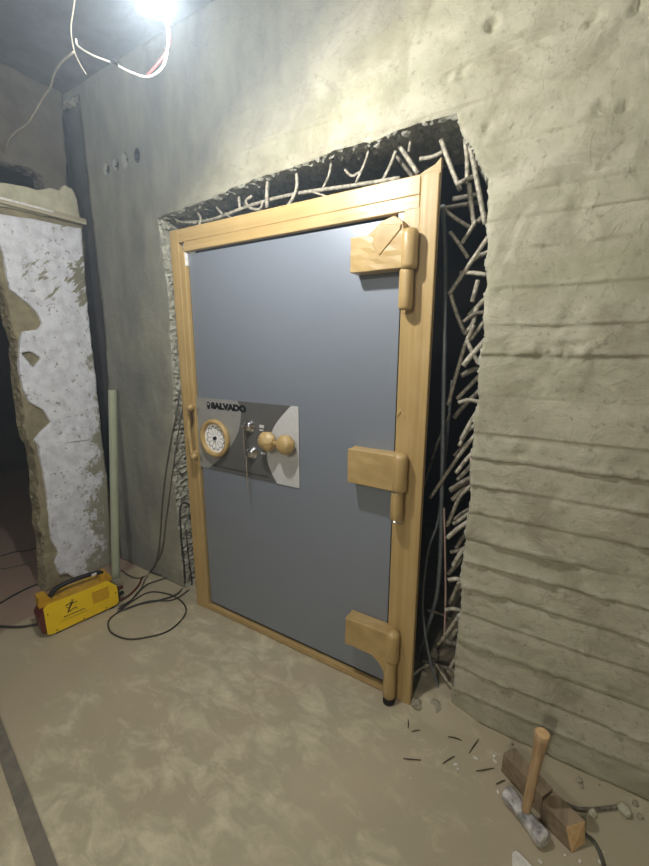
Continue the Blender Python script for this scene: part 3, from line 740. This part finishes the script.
# ------------------------------------------------------------------ cables by the left jamb and on the floor
def fpts(l, z=.007): return [flr(a, b, z) for a, b in l]
rod('cable', W([(180, 392, .066), (177, 410, .066), (172, 435, .066), (166, 470, .066), (162, 505, .066), (160, 535, .066), (157, 558, .058)]) + fpts([(150, 572), (141, 578), (130, 576), (121, 570)]), .0045, M['cable_dusty'],
    'thicker grey cable down the wall, curling on the floor by the pipe', 'cable')
rod('cable', W([(184, 398, .066), (178, 435, .066), (172, 475, .066), (166, 520, .066), (162, 550, .066)]) + fpts([(154, 571), (146, 578), (140, 590), (131, 600), (119, 606)]), .0035, M['cable_dusty'],
    'thinner grey cable on the wall, ending at the welding machine', 'cable')
rod('cable', W([(190, 506, .12), (186, 503, .09), (181, 505, .055), (180, 518, .05), (182, 545, .05)]) + [at(184.5, 570, .03)] + fpts([(184, 585), (177, 594), (160, 600), (140, 604), (126, 609), (117, 612)]), .006, M['cable'],
    'black cable hooked out of the left side of the opening down to the welding machine', 'cable')
rod('cable', [at(186, 530, .09), at(189, 560, .06)] + fpts([(192, 584), (186, 592), (172, 600), (150, 601), (130, 607), (114, 615), (108, 623), (112, 633), (128, 639), (148, 637), (168, 631), (182, 619), (186, 609), (180, 600), (168, 594), (150, 592), (134, 600), (119, 611)]), .0042, M['cable'],
    'black cable looped in a wide ring on the floor between welding machine and vault door', 'cable')
rod('cable', fpts([(142, 577), (138, 586), (128, 596), (117, 602)], .009), .006, M['cable_red'], 'dark reddish lead plugged into the right end of the welding machine', 'cable')
rod('cable', fpts([(150, 572), (160, 575), (168, 577), (150, 583), (140, 590), (130, 601), (118, 609)], .012), .004, M['cable'], 'thin black lead bending behind the loop by the wall corner', 'cable')
rod('cable', fpts([(-260, 660), (-120, 640), (-20, 612), (0, 603), (14, 595), (30, 587), (46, 581), (60, 578)]), .006, M['cable'], 'black cable coming from the left edge behind the welding machine', 'cable')
rod('cable', fpts([(-240, 700), (-120, 640), (-20, 625), (0, 626.5), (20, 627), (38, 624)]), .007, M['cable'], 'black mains cable entering the dark red end of the welding machine', 'cable')
rod('cable', fpts([(-160, 585), (-20, 560), (0, 556), (14, 552), (30, 550), (42, 545)]), .005, M['cable'], 'black wire on the side room floor, the farther of two', 'cable')
rod('cable', fpts([(-160, 600), (-20, 570), (0, 569), (16, 566), (30, 563), (44, 561)]), .004, M['cable_dusty'], 'dusty wire on the side room floor, the nearer of two', 'cable')

# ------------------------------------------------------------------ leaning pipe
pb = flr(116, 580); pt = at(112.5, 390, .04)
bm = tube(bmesh.new(), [(pb.x, pb.y, .002), (pt.x, pt.y, pt.z)], .026, 20, False)
tag(obj('plastic_pipe', bm, M['pipe'], smooth=False), 'long grey-green plastic pipe leaning upright against the wall corner', 'pipe')
# wood block at the pipe's foot
bm = bmesh.new(); box(bm, pb.x + .03, pb.x + .10, pb.y - .06, pb.y + .0, 0, .03, None, .004); tag(obj('concrete_lump', bm, M['rubble'], bevel=.004), 'grey lump of concrete at the foot of the leaning pipe', 'rubble')

# ------------------------------------------------------------------ welding machine
ang = math.atan2(.36, .07); WM = Matrix.Translation((-.462, -.634, .0)) @ Matrix.Rotation(ang, 4, 'Z')
WE = empty('welding_machine', (-.492, -.641, 0), 'yellow inverter welding machine with black carry handle standing on the floor', 'welding machine')
# local: u along the long side, v = away from the viewer (left), w up
WL, WH, WD = .375, .195, .13
def wf(u, v, d): return WM @ Vector((u, d, v))
shape = [(0, .022), (0, .178), (.022, WH), (WL - .045, WH), (WL, WH - .055), (WL, .03), (WL - .02, .018), (.02, .012)]
bm = bmesh.new(); prism(bm, shape, wf, 0, .008); prism(bm, shape, wf, WD - .008, WD)
sp = obj('side_panel', bm, M['yellow'], WE, bevel=.002)
bm = bmesh.new(); prism(bm, [(u * .97 + .006, v * .985) for u, v in shape], wf, .008, WD - .008); obj('housing', bm, M['yellow_dull'], WE)
bm = bmesh.new(); prism(bm, [(-.022, .035), (-.026, .13), (-.002, .165), (.012, .165), (.012, .02)], wf, .004, WD - .004); e = obj('end_cover', bm, M['red_dark'], WE, bevel=.006); e['label'] = 'dark red end cover'
bm = bmesh.new(); prism(bm, [(WL - .01, .03), (WL - .01, .13), (WL + .010, .12), (WL + .012, .035)], wf, .006, WD - .006); e = obj('end_cover', bm, M['black'], WE, bevel=.004); e['label'] = 'black front end with sockets'
for v_, mt in ((.095, M['cable_red']), (.055, M['black'])):
    bm = bmesh.new(); lathe(bm, [(0, 0), (.014, 0), (.012, .035), (0, .038)], WM @ Matrix.Translation((WL + .01, .045, v_)) @ Matrix.Rotation(math.pi / 2, 4, 'Y'), 14); obj('plug', bm, mt, WE, smooth=True)
for u0 in (-.012, WL - .075):
    bm = bmesh.new(); prism(bm, [(u0, WH - .03), (u0 + .004, WH + .030), (u0 + .045, WH + .030), (u0 + .065, WH - .004), (u0 + .065, WH - .03)], wf, .045, WD - .012); obj('handle_bracket', bm, M['yellow_dull'], WE, bevel=.002)
bm = bmesh.new(); tube(bm, [WM @ Vector(p) for p in ((.045, .07, WH + .005), (.075, .07, WH + .035), (.13, .07, WH + .050), (.20, .07, WH + .053), (.26, .07, WH + .047), (.31, .07, WH + .038), (.325, .07, WH + .010))], .013, 12); h = obj('carry_handle', bm, M['black'], WE, smooth=True)
bm = bmesh.new(); box(bm, .262, .288, .054, .062, WH + .040, WH + .052, WM); obj('handle_badge', bm, M['foam'], h)
# mark on the panel: a running figure of strokes
bm = bmesh.new()
for a, b, w in (((.10, .150), (.135, .158), .006), ((.135, .158), (.118, .128), .011), ((.118, .128), (.106, .105), .008), ((.106, .105), (.150, .118), .006), ((.150, .118), (.153, .103), .004), ((.135, .15), (.160, .150), .004), ((.118, .128), (.100, .138), .004), ((.138, .165), (.132, .172), .009)):
    p = Vector((*a, 0)); q = Vector((*b, 0)); n = (q - p).normalized().cross(Vector((0, 0, 1))) * w * .5
    pts = [p + n, q + n * .6, q - n * .6, p - n]
    vs = [bm.verts.new(wf(t.x, t.y, -.0012)) for t in pts]; vb = [bm.verts.new(wf(t.x, t.y, .001)) for t in pts]
    bm.faces.new(vs); bm.faces.new(vb)
    for i in range(4): bm.faces.new((vs[i], vs[(i + 1) % 4], vb[(i + 1) % 4], vb[i]))
obj('painted_mark', bm, M['black'], sp)
bm = bmesh.new(); r = random.Random(2); x = .085
while x < .185: w = r.uniform(.004, .009); prism(bm, [(x, .082), (x + w, .082), (x + w, .0885), (x, .0885)], wf, -.001, .001); x += w + .003
prism(bm, [(.07, .066), (.205, .066), (.205, .0675), (.07, .0675)], wf, -.001, .001)
obj('small_print', bm, M['body'], sp)
bm = bmesh.new()
for k in range(7): prism(bm, [(.235, .092 + k * .011), (.325, .092 + k * .011), (.325, .0965 + k * .011), (.235, .0965 + k * .011)], wf, -.0035, .001)
obj('vent_louvres', bm, M['yellow_dull'], sp)
bm = bmesh.new(); prism(bm, [(.228, .084), (.332, .084), (.332, .172), (.228, .172)], wf, -.0006, .001); obj('vent_panel', bm, M['yellow'], sp)
for u, v in ((.015, .14), (.18, .025), (.36, .10), (.045, .028), (.3, .03)):
    bm = bmesh.new(); lathe(bm, [(0, 0), (.004, 0), (.003, .002), (0, .0025)], WM @ Matrix.Translation((u, 0, v)) @ Matrix.Rotation(math.pi / 2, 4, 'X'), 8); obj('screw', bm, M['body'], sp)
for u in (.04, WL - .05):
    bm = bmesh.new(); box(bm, u, u + .025, .01, WD - .01, 0.0, .02, WM); obj('foot', bm, M['black'], WE)

# ------------------------------------------------------------------ hammer and timber
HB = flr(528, 808, .03); hc = Vector((1.862, -.226, 0)); hd = Vector((.111, -.084, 0)).normalized()
HM = empty('sledge_hammer', (hc.x, hc.y, 0), 'short sledge hammer standing on its steel head with wooden handle upright beside timber blocks', 'hammer')
hm = Matrix.Translation((hc.x, hc.y, .029)) @ Matrix.Rotation(math.atan2(hd.y, hd.x), 4, 'Z')
bm = bmesh.new(); oct_ = lambda r, x: [Vector((x, r * math.cos(math.pi / 8 + k * math.pi / 4), r * math.sin(math.pi / 8 + k * math.pi / 4))) for k in range(8)]
rings = [[bm.verts.new(hm @ q) for q in oct_(r, x)] for x, r in ((-.078, .024), (-.073, .029), (-.050, .029), (-.036, .025), (.036, .025), (.050, .029), (.073, .029), (.078, .024))]
for A, B in zip(rings, rings[1:]):
    for k in range(8): bm.faces.new((A[k], A[(k + 1) % 8], B[(k + 1) % 8], B[k]))
bm.faces.new(rings[0]); bm.faces.new(rings[-1])
obj('hammer_head', bm, M['head'], HM)
bm = bmesh.new(); pts = [Vector((hc.x, hc.y, .045)), Vector((hc.x + .004, hc.y + .006, .12)), Vector((hc.x + .010, hc.y + .014, .22)), Vector((hc.x + .018, hc.y + .026, .350))]
tube(bm, pts, lambda t: .0135 + .004 * t + .006 * max(0, t - .8) * 5, 14); hh = obj('hammer_handle', bm, M['handle_wood'], HM, smooth=True)
bm = bmesh.new(); lathe(bm, [(0, .3495), (.0215, .3495), (.0205, .3535), (0, .354)], Matrix.Translation((hc.x + .018, hc.y + .026, 0)), 16); obj('handle_end', bm, M['timber_cut'], hh)['label'] = 'pale worn top end of the handle'
def block(nm, c0, c1, w, h, label, cut=0, groove=False):
    c0 = Vector(c0); c1 = Vector(c1); d = (c1 - c0); L = d.length; Mx = Matrix.Translation(c0) @ Matrix.Rotation(math.atan2(d.y, d.x), 4, 'Z')
    bm = bmesh.new()
    if cut:   # hewn front end
        A = [(0, 0, 0), (0, w, 0), (0, w, h), (0, 0, h)]; B = [(L - .004, .006, 0), (L + .004, w, .006), (L - cut * .2, w, h), (L - cut, .004, h * .86)]
        va = [bm.verts.new(Mx @ Vector(p)) for p in A]; vb = [bm.verts.new(Mx @ Vector(p)) for p in B]
        bm.faces.new(va[::-1]); f = bm.faces.new(vb); f.material_index = 1
        for i in range(4): bm.faces.new((va[i], va[(i + 1) % 4], vb[(i + 1) % 4], vb[i]))
    else: box(bm, 0, L, 0, w, 0, h, Mx, .002)
    if groove: box(bm, .004, L - .004, w * .62, w * .70, h - .001, h + .003, Mx)
    return tag(obj(nm, bm, [M['timber'], M['timber_cut']], bevel=.003), label, 'timber')
block('timber_block', (1.772, -.088, 0), (1.905, -.178, 0), .055, .085, 'brown timber offcut behind the hammer, the farther of two', groove=True)
block('timber_block', (1.906, -.196, 0), (2.000, -.250, 0), .066, .088, 'brown timber offcut with a pale fresh-cut end, right of the hammer', cut=.03)

# ------------------------------------------------------------------ floor strip, debris
s0 = Vector((-.30, -.925, 0)); pA = flr(0, 738); pB = flr(47, 866); d = (pB - pA).normalized(); n = Vector((-d.y, d.x, 0)); hw = .0
bm = bmesh.new(); q = [pA - d * 3.9, pB + d * 2.2]; w = .022
vs = [bm.verts.new(p + n * s * w + Vector((0, 0, z))) for p in q for s in (-1, 1) for z in (0.0, .004)]
for f in ((0, 1, 3, 2), (4, 6, 7, 5), (0, 4, 5, 1), (2, 3, 7, 6), (0, 2, 6, 4), (1, 5, 7, 3)): bm.faces.new([vs[i] for i in f])
struct(obj('trim_7', bm, M['strip']))
# dark slivers (nails, tie wire ends)
SL = [((403, 758.5), (421, 760), 'below the lower right frame corner, farthest left'), ((442.6, 763.6), (454.6, 756), 'slanting on the floor between frame corner and timber'), ((469, 753), (478.6, 739), 'upright-slanting at the foot of the board-marked wall'),
      ((476, 771), (494, 768), 'lying level just left of the timber'), ((496, 784), (505, 780), 'short one nearest the hammer head'), ((448, 736.5), (462, 740.6), 'close to the wall foot, right of the opening'),
      ((408, 728), (408, 719), 'tiny one under the frame corner'), ((411.5, 731.6), (420, 730), 'tiny level one just below the frame corner')]
for a, b, lab in SL:
    A = flr(*a, .004); B = flr(*b, .004); mid = (A + B) / 2 + Vector((random.uniform(-.003, .003), random.uniform(-.003, .003), .001))
    rod('nail', [A, mid, B], lambda t: .0022 * (1.1 - abs(t - .5)), M['sliver'], 'dark metal sliver %s' % lab, 'nail', 'dark slivers on the floor', 6)
CHP = [(426, 714, .6), (455.6, 764, 1.2), (475, 757.5, 1.5), (494, 756, 1.1), (494, 760, .9), (496, 762, .7), (498, 792, 1.0), (448, 747, .8), (484, 777, .5), (474, 777, .5), (410.5, 778, .5), (458, 769, .8), (440, 719, .5), (429, 706, .5), (462, 750, .4),
       (164, 605, .8), (150, 612, .4), (196, 625, .5), (262, 715, .5), (238, 676, .4), (173, 646, .4), (326, 686, .5), (318, 724, .5), (540, 861, .9), (580, 861, .9), (600, 862, .8), (604, 852, .5), (565, 855, .5), (330, 700, .4), (412, 706, .5), (350, 738, .5), (300, 660, .5), (205, 800, .5)]
WH_ = ['under the lower right frame corner', 'between the frame corner and the timber', 'near the timber and hammer', 'in front of the door leaf', 'by the cable loop near the welding machine', 'at the lower right by the timber end']
for i, (px, py, s) in enumerate(CHP):
    p = flr(px, py, .003); bm = rock(bmesh.new(), (p.x, p.y, .003), .0065 * s + .001, i, .5)
    w = 4 if px < 210 and py < 660 else 3 if px < 390 else 5 if px > 530 else 0 if py < 735 else 1 if px < 470 else 2
    tag(obj('plaster_chip', bm, M['chip']), 'tiny white plaster chip lying on the floor ' + WH_[w], 'chip', 'white chips ' + WH_[w])
# white flake at the bottom edge
bm = bmesh.new(); fl_ = [flr(*p) for p in ((512, 854), (516, 852), (521, 856), (532, 868), (530, 874), (512, 872))]
prism(bm, [(p.x, p.y) for p in fl_], lambda u, v, d: Vector((u, v, d)), .001, .008); tag(obj('plaster_flake', bm, M['chip'], bevel=.001), 'white flat plaster flake on the floor in front of the hammer', 'plaster flake')
for a, s, lab in (((592, 815), .016, 'pale elongated plaster lump right of the timber end'), ((624, 813), .026, 'pale curved concrete shard leaning by the wall, far right')):
    p = flr(*a); tag(obj('concrete_shard', rock(bmesh.new(), (p.x, p.y, s * .5), s, 5 + int(s * 1000), .8, 2), M['cream'], smooth=False), lab, 'rubble')
rod('rebar', fpts([(566, 804), (580, 809), (600, 809), (622, 806)], .008), .006, M['rebar_dark'], 'dusty bar lying on the floor along the wall, right of the timber', 'rebar')
rod('cable', fpts([(585, 834), (594, 842), (601, 856), (606, 875)], .006), .006, M['cable_dusty'], 'dark dusty cable running out past the pale cut end of the timber', 'cable')
# rubble heap in the bottom of the opening and along the wall foot
bm = bmesh.new(); nx, ny = 30, 26; g = []
for i in range(nx + 1):
    row = []
    for j in range(ny + 1):
        x = 1.40 + .26 * i / nx if False else 1.30 + .42 * i / nx; y = -.10 + .60 * j / ny
        e_ = min(1, min(i, nx - i) / 5) * min(1, min(j, ny - j) / 5)
        hgt = .055 * math.exp(-((x - 1.50) / .11) ** 2) * (1 / (1 + math.exp(-(y - .02) / .03))) * (.5 + float(fbm(np.array([x * 18]), np.array([y * 18]), 6, 4)[0]))
        row.append(bm.verts.new((x, y, -.004 + hgt * e_ + .006 * e_ * float(vn(np.array([x * 50]), np.array([y * 50]), 3)[0]))))
    g.append(row)
for i in range(nx):
    for j in range(ny): bm.faces.new((g[i][j], g[i + 1][j], g[i + 1][j + 1], g[i][j + 1]))
o = obj('dust_mound', bm, M['floor'], smooth=True); tag(o, 'low mound of grey concrete dust and grit spilling from the opening', 'dust', kind='stuff')
rr = random.Random(21)
for i in range(46):
    if i < 30:
        x = rr.uniform(1.36, 1.60); y = rr.uniform(.0, .40); s = rr.uniform(.012, .035); lab = 'grey rubble chunk in the bottom of the opening right of the frame'; g = 'rubble in the opening'
    elif i < 38:
        x = rr.uniform(-.13, -.03); y = rr.uniform(.06, .35); s = rr.uniform(.012, .025); lab = 'grey rubble chunk in the narrow gap left of the frame'; g = 'rubble left of the frame'
    else:
        x = rr.uniform(1.62, 2.3); y = rr.uniform(-.03, .05); s = rr.uniform(.006, .014); lab = 'small grey crumb of concrete at the foot of the board-marked wall'; g = 'crumbs at the wall foot'
    tag(obj('rubble_chunk', rock(bmesh.new(), (x, y, s * .55), s, 50 + i, 1, 1), M['rubble']), lab, 'rubble', g)

# ------------------------------------------------------------------ hanging bulb and wires
LP = at(152, -7, -.70)
HL = empty('hanging_bulb', (LP.x, LP.y, LP.z), 'bright bare bulb hanging on twisted white and red wires at the top of the view', 'lamp')
BULB_E = 370
bm = bmesh.new(); bmesh.ops.create_uvsphere(bm, u_segments=24, v_segments=14, radius=.036)
for v in bm.verts: v.co = v.co + LP
bulb = obj('bulb', bm, emit('lit_bulb', (1.0, .99, .96, 1), BULB_E), HL, smooth=True)
bm = bmesh.new(); lathe(bm, [(0, 0), (.020, .0), (.022, .05), (.014, .07), (0, .07)], Matrix.Translation(LP + Vector((0, 0, .034))), 18); obj('socket', bm, M['black'], HL, smooth=True)
rod_w = [at(155, -12, -.69), at(164, 12, -.62), at(168, 38, -.57), at(165, 62, -.56), at(157, 73, -.555), at(146, 77, -.55), at(130, 72, -.55), at(112, 63, -.54), at(92, 55, -.54), at(78, 46, -.53), at(76, 39, -.53)]
bm = bmesh.new(); tube(bm, rod_w, .0031, 8); obj('wire', bm, M['wire_w'], HL, smooth=True)['label'] = 'white wire loop'
bm = bmesh.new(); tube(bm, [at(156, -12, -.685), at(166, 14, -.61), at(170, 38, -.56), at(166, 52, -.55), at(156, 66, -.55), at(147, 76, -.545)], .0026, 6); obj('wire', bm, M['wire_r'], HL, smooth=True)['label'] = 'red wire'
bm = bmesh.new(); tube(bm, [at(112, 61.5, -.545), at(116, 63.5, -.545), at(119, 65.5, -.545)], .0062, 8); obj('wire_joint', bm, M['body'], HL, smooth=True)
top = at(78, -40, -.53)
bm = bmesh.new(); tube(bm, [Vector((top.x, top.y, H)), top, at(74, 5, -.53), at(71, 28, -.53), at(74, 50, -.53), at(80, 64, -.53), at(86, 74, -.53)], .0022, 6); obj('wire', bm, M['tan_wire'], HL, smooth=True)
bm = bmesh.new(); tube(bm, [Vector((LP.x, LP.y, H)), Vector((LP.x + .006, LP.y, (H + LP.z) / 2)), LP + Vector((0, 0, .10))], .004, 8); obj('wire', bm, M['wire_w'], HL, smooth=True)
e = atx(5, 152, -.925)
k = at(74, 52, -.53); g = [at(58, 66, -.5), at(50, 84, -.47), at(44, 98, -.46), at(34, 110, -.44), at(26, 124, -.42)]
fin = [atx(9, 139, -.90), e]
bm = bmesh.new(); tube(bm, [k] + [k.lerp(fin[0], t) + (_g - _g) for t, _g in zip((.25,), g)] + [], .001, 3); bm.free()
pts = [k]
for i, (px, py) in enumerate(((62, 62), (54, 74), (50, 88), (43, 98), (35, 112), (27, 124), (17, 131), (9, 140))):
    t = (i + 1) / 9; pts.append(atx(px, py, k.x + (-.92 - k.x) * t))
pts.append(e)
tag(obj('loose_wire', tube(bmesh.new(), pts, .0035, 7), M['tan_wire'], smooth=True), 'dusty pale wire sagging from the lamp wires to the broken hole in the left wall', 'wire')

# second work lamp further back in the room (behind the camera)
L2 = Vector((1.5, -3.5, 2.6))
W2 = empty('hanging_bulb', L2, 'second bare bulb hanging at the rear of the room, out of the photo', 'lamp')
bm = bmesh.new(); bmesh.ops.create_uvsphere(bm, u_segments=20, v_segments=12, radius=.06)
for v in bm.verts: v.co = v.co + L2
obj('bulb', bm, emit('lit_bulb_rear', (1.0, .96, .88, 1), 260), W2, smooth=True)
bm = bmesh.new(); tube(bm, [L2 + Vector((0, 0, .05)), Vector((L2.x, L2.y, H))], .004, 8, False); obj('wire', bm, M['wire_w'], W2)

# ------------------------------------------------------------------ world, view
w = bpy.data.worlds.new('world'); SC.world = w; w.use_nodes = True
w.node_tree.nodes['Background'].inputs[0].default_value = (.01, .011, .012, 1)
w.node_tree.nodes['Background'].inputs[1].default_value = .3
HAZE = .036  # haze added to give the lamp its glow, in place of lens glare
vsn = w.node_tree.nodes.new('ShaderNodeVolumeScatter'); vsn.inputs['Density'].default_value = HAZE; vsn.inputs['Anisotropy'].default_value = .55
vsn.inputs['Color'].default_value = (.72, .86, 1, 1)
w.node_tree.links.new(vsn.outputs[0], w.node_tree.nodes['World Output'].inputs['Volume'])
vs_ = SC.view_settings; vs_.view_transform = 'Standard'; vs_.look = 'None'; vs_.exposure = 1.76; vs_.gamma = 1; vs_.use_curve_mapping = False
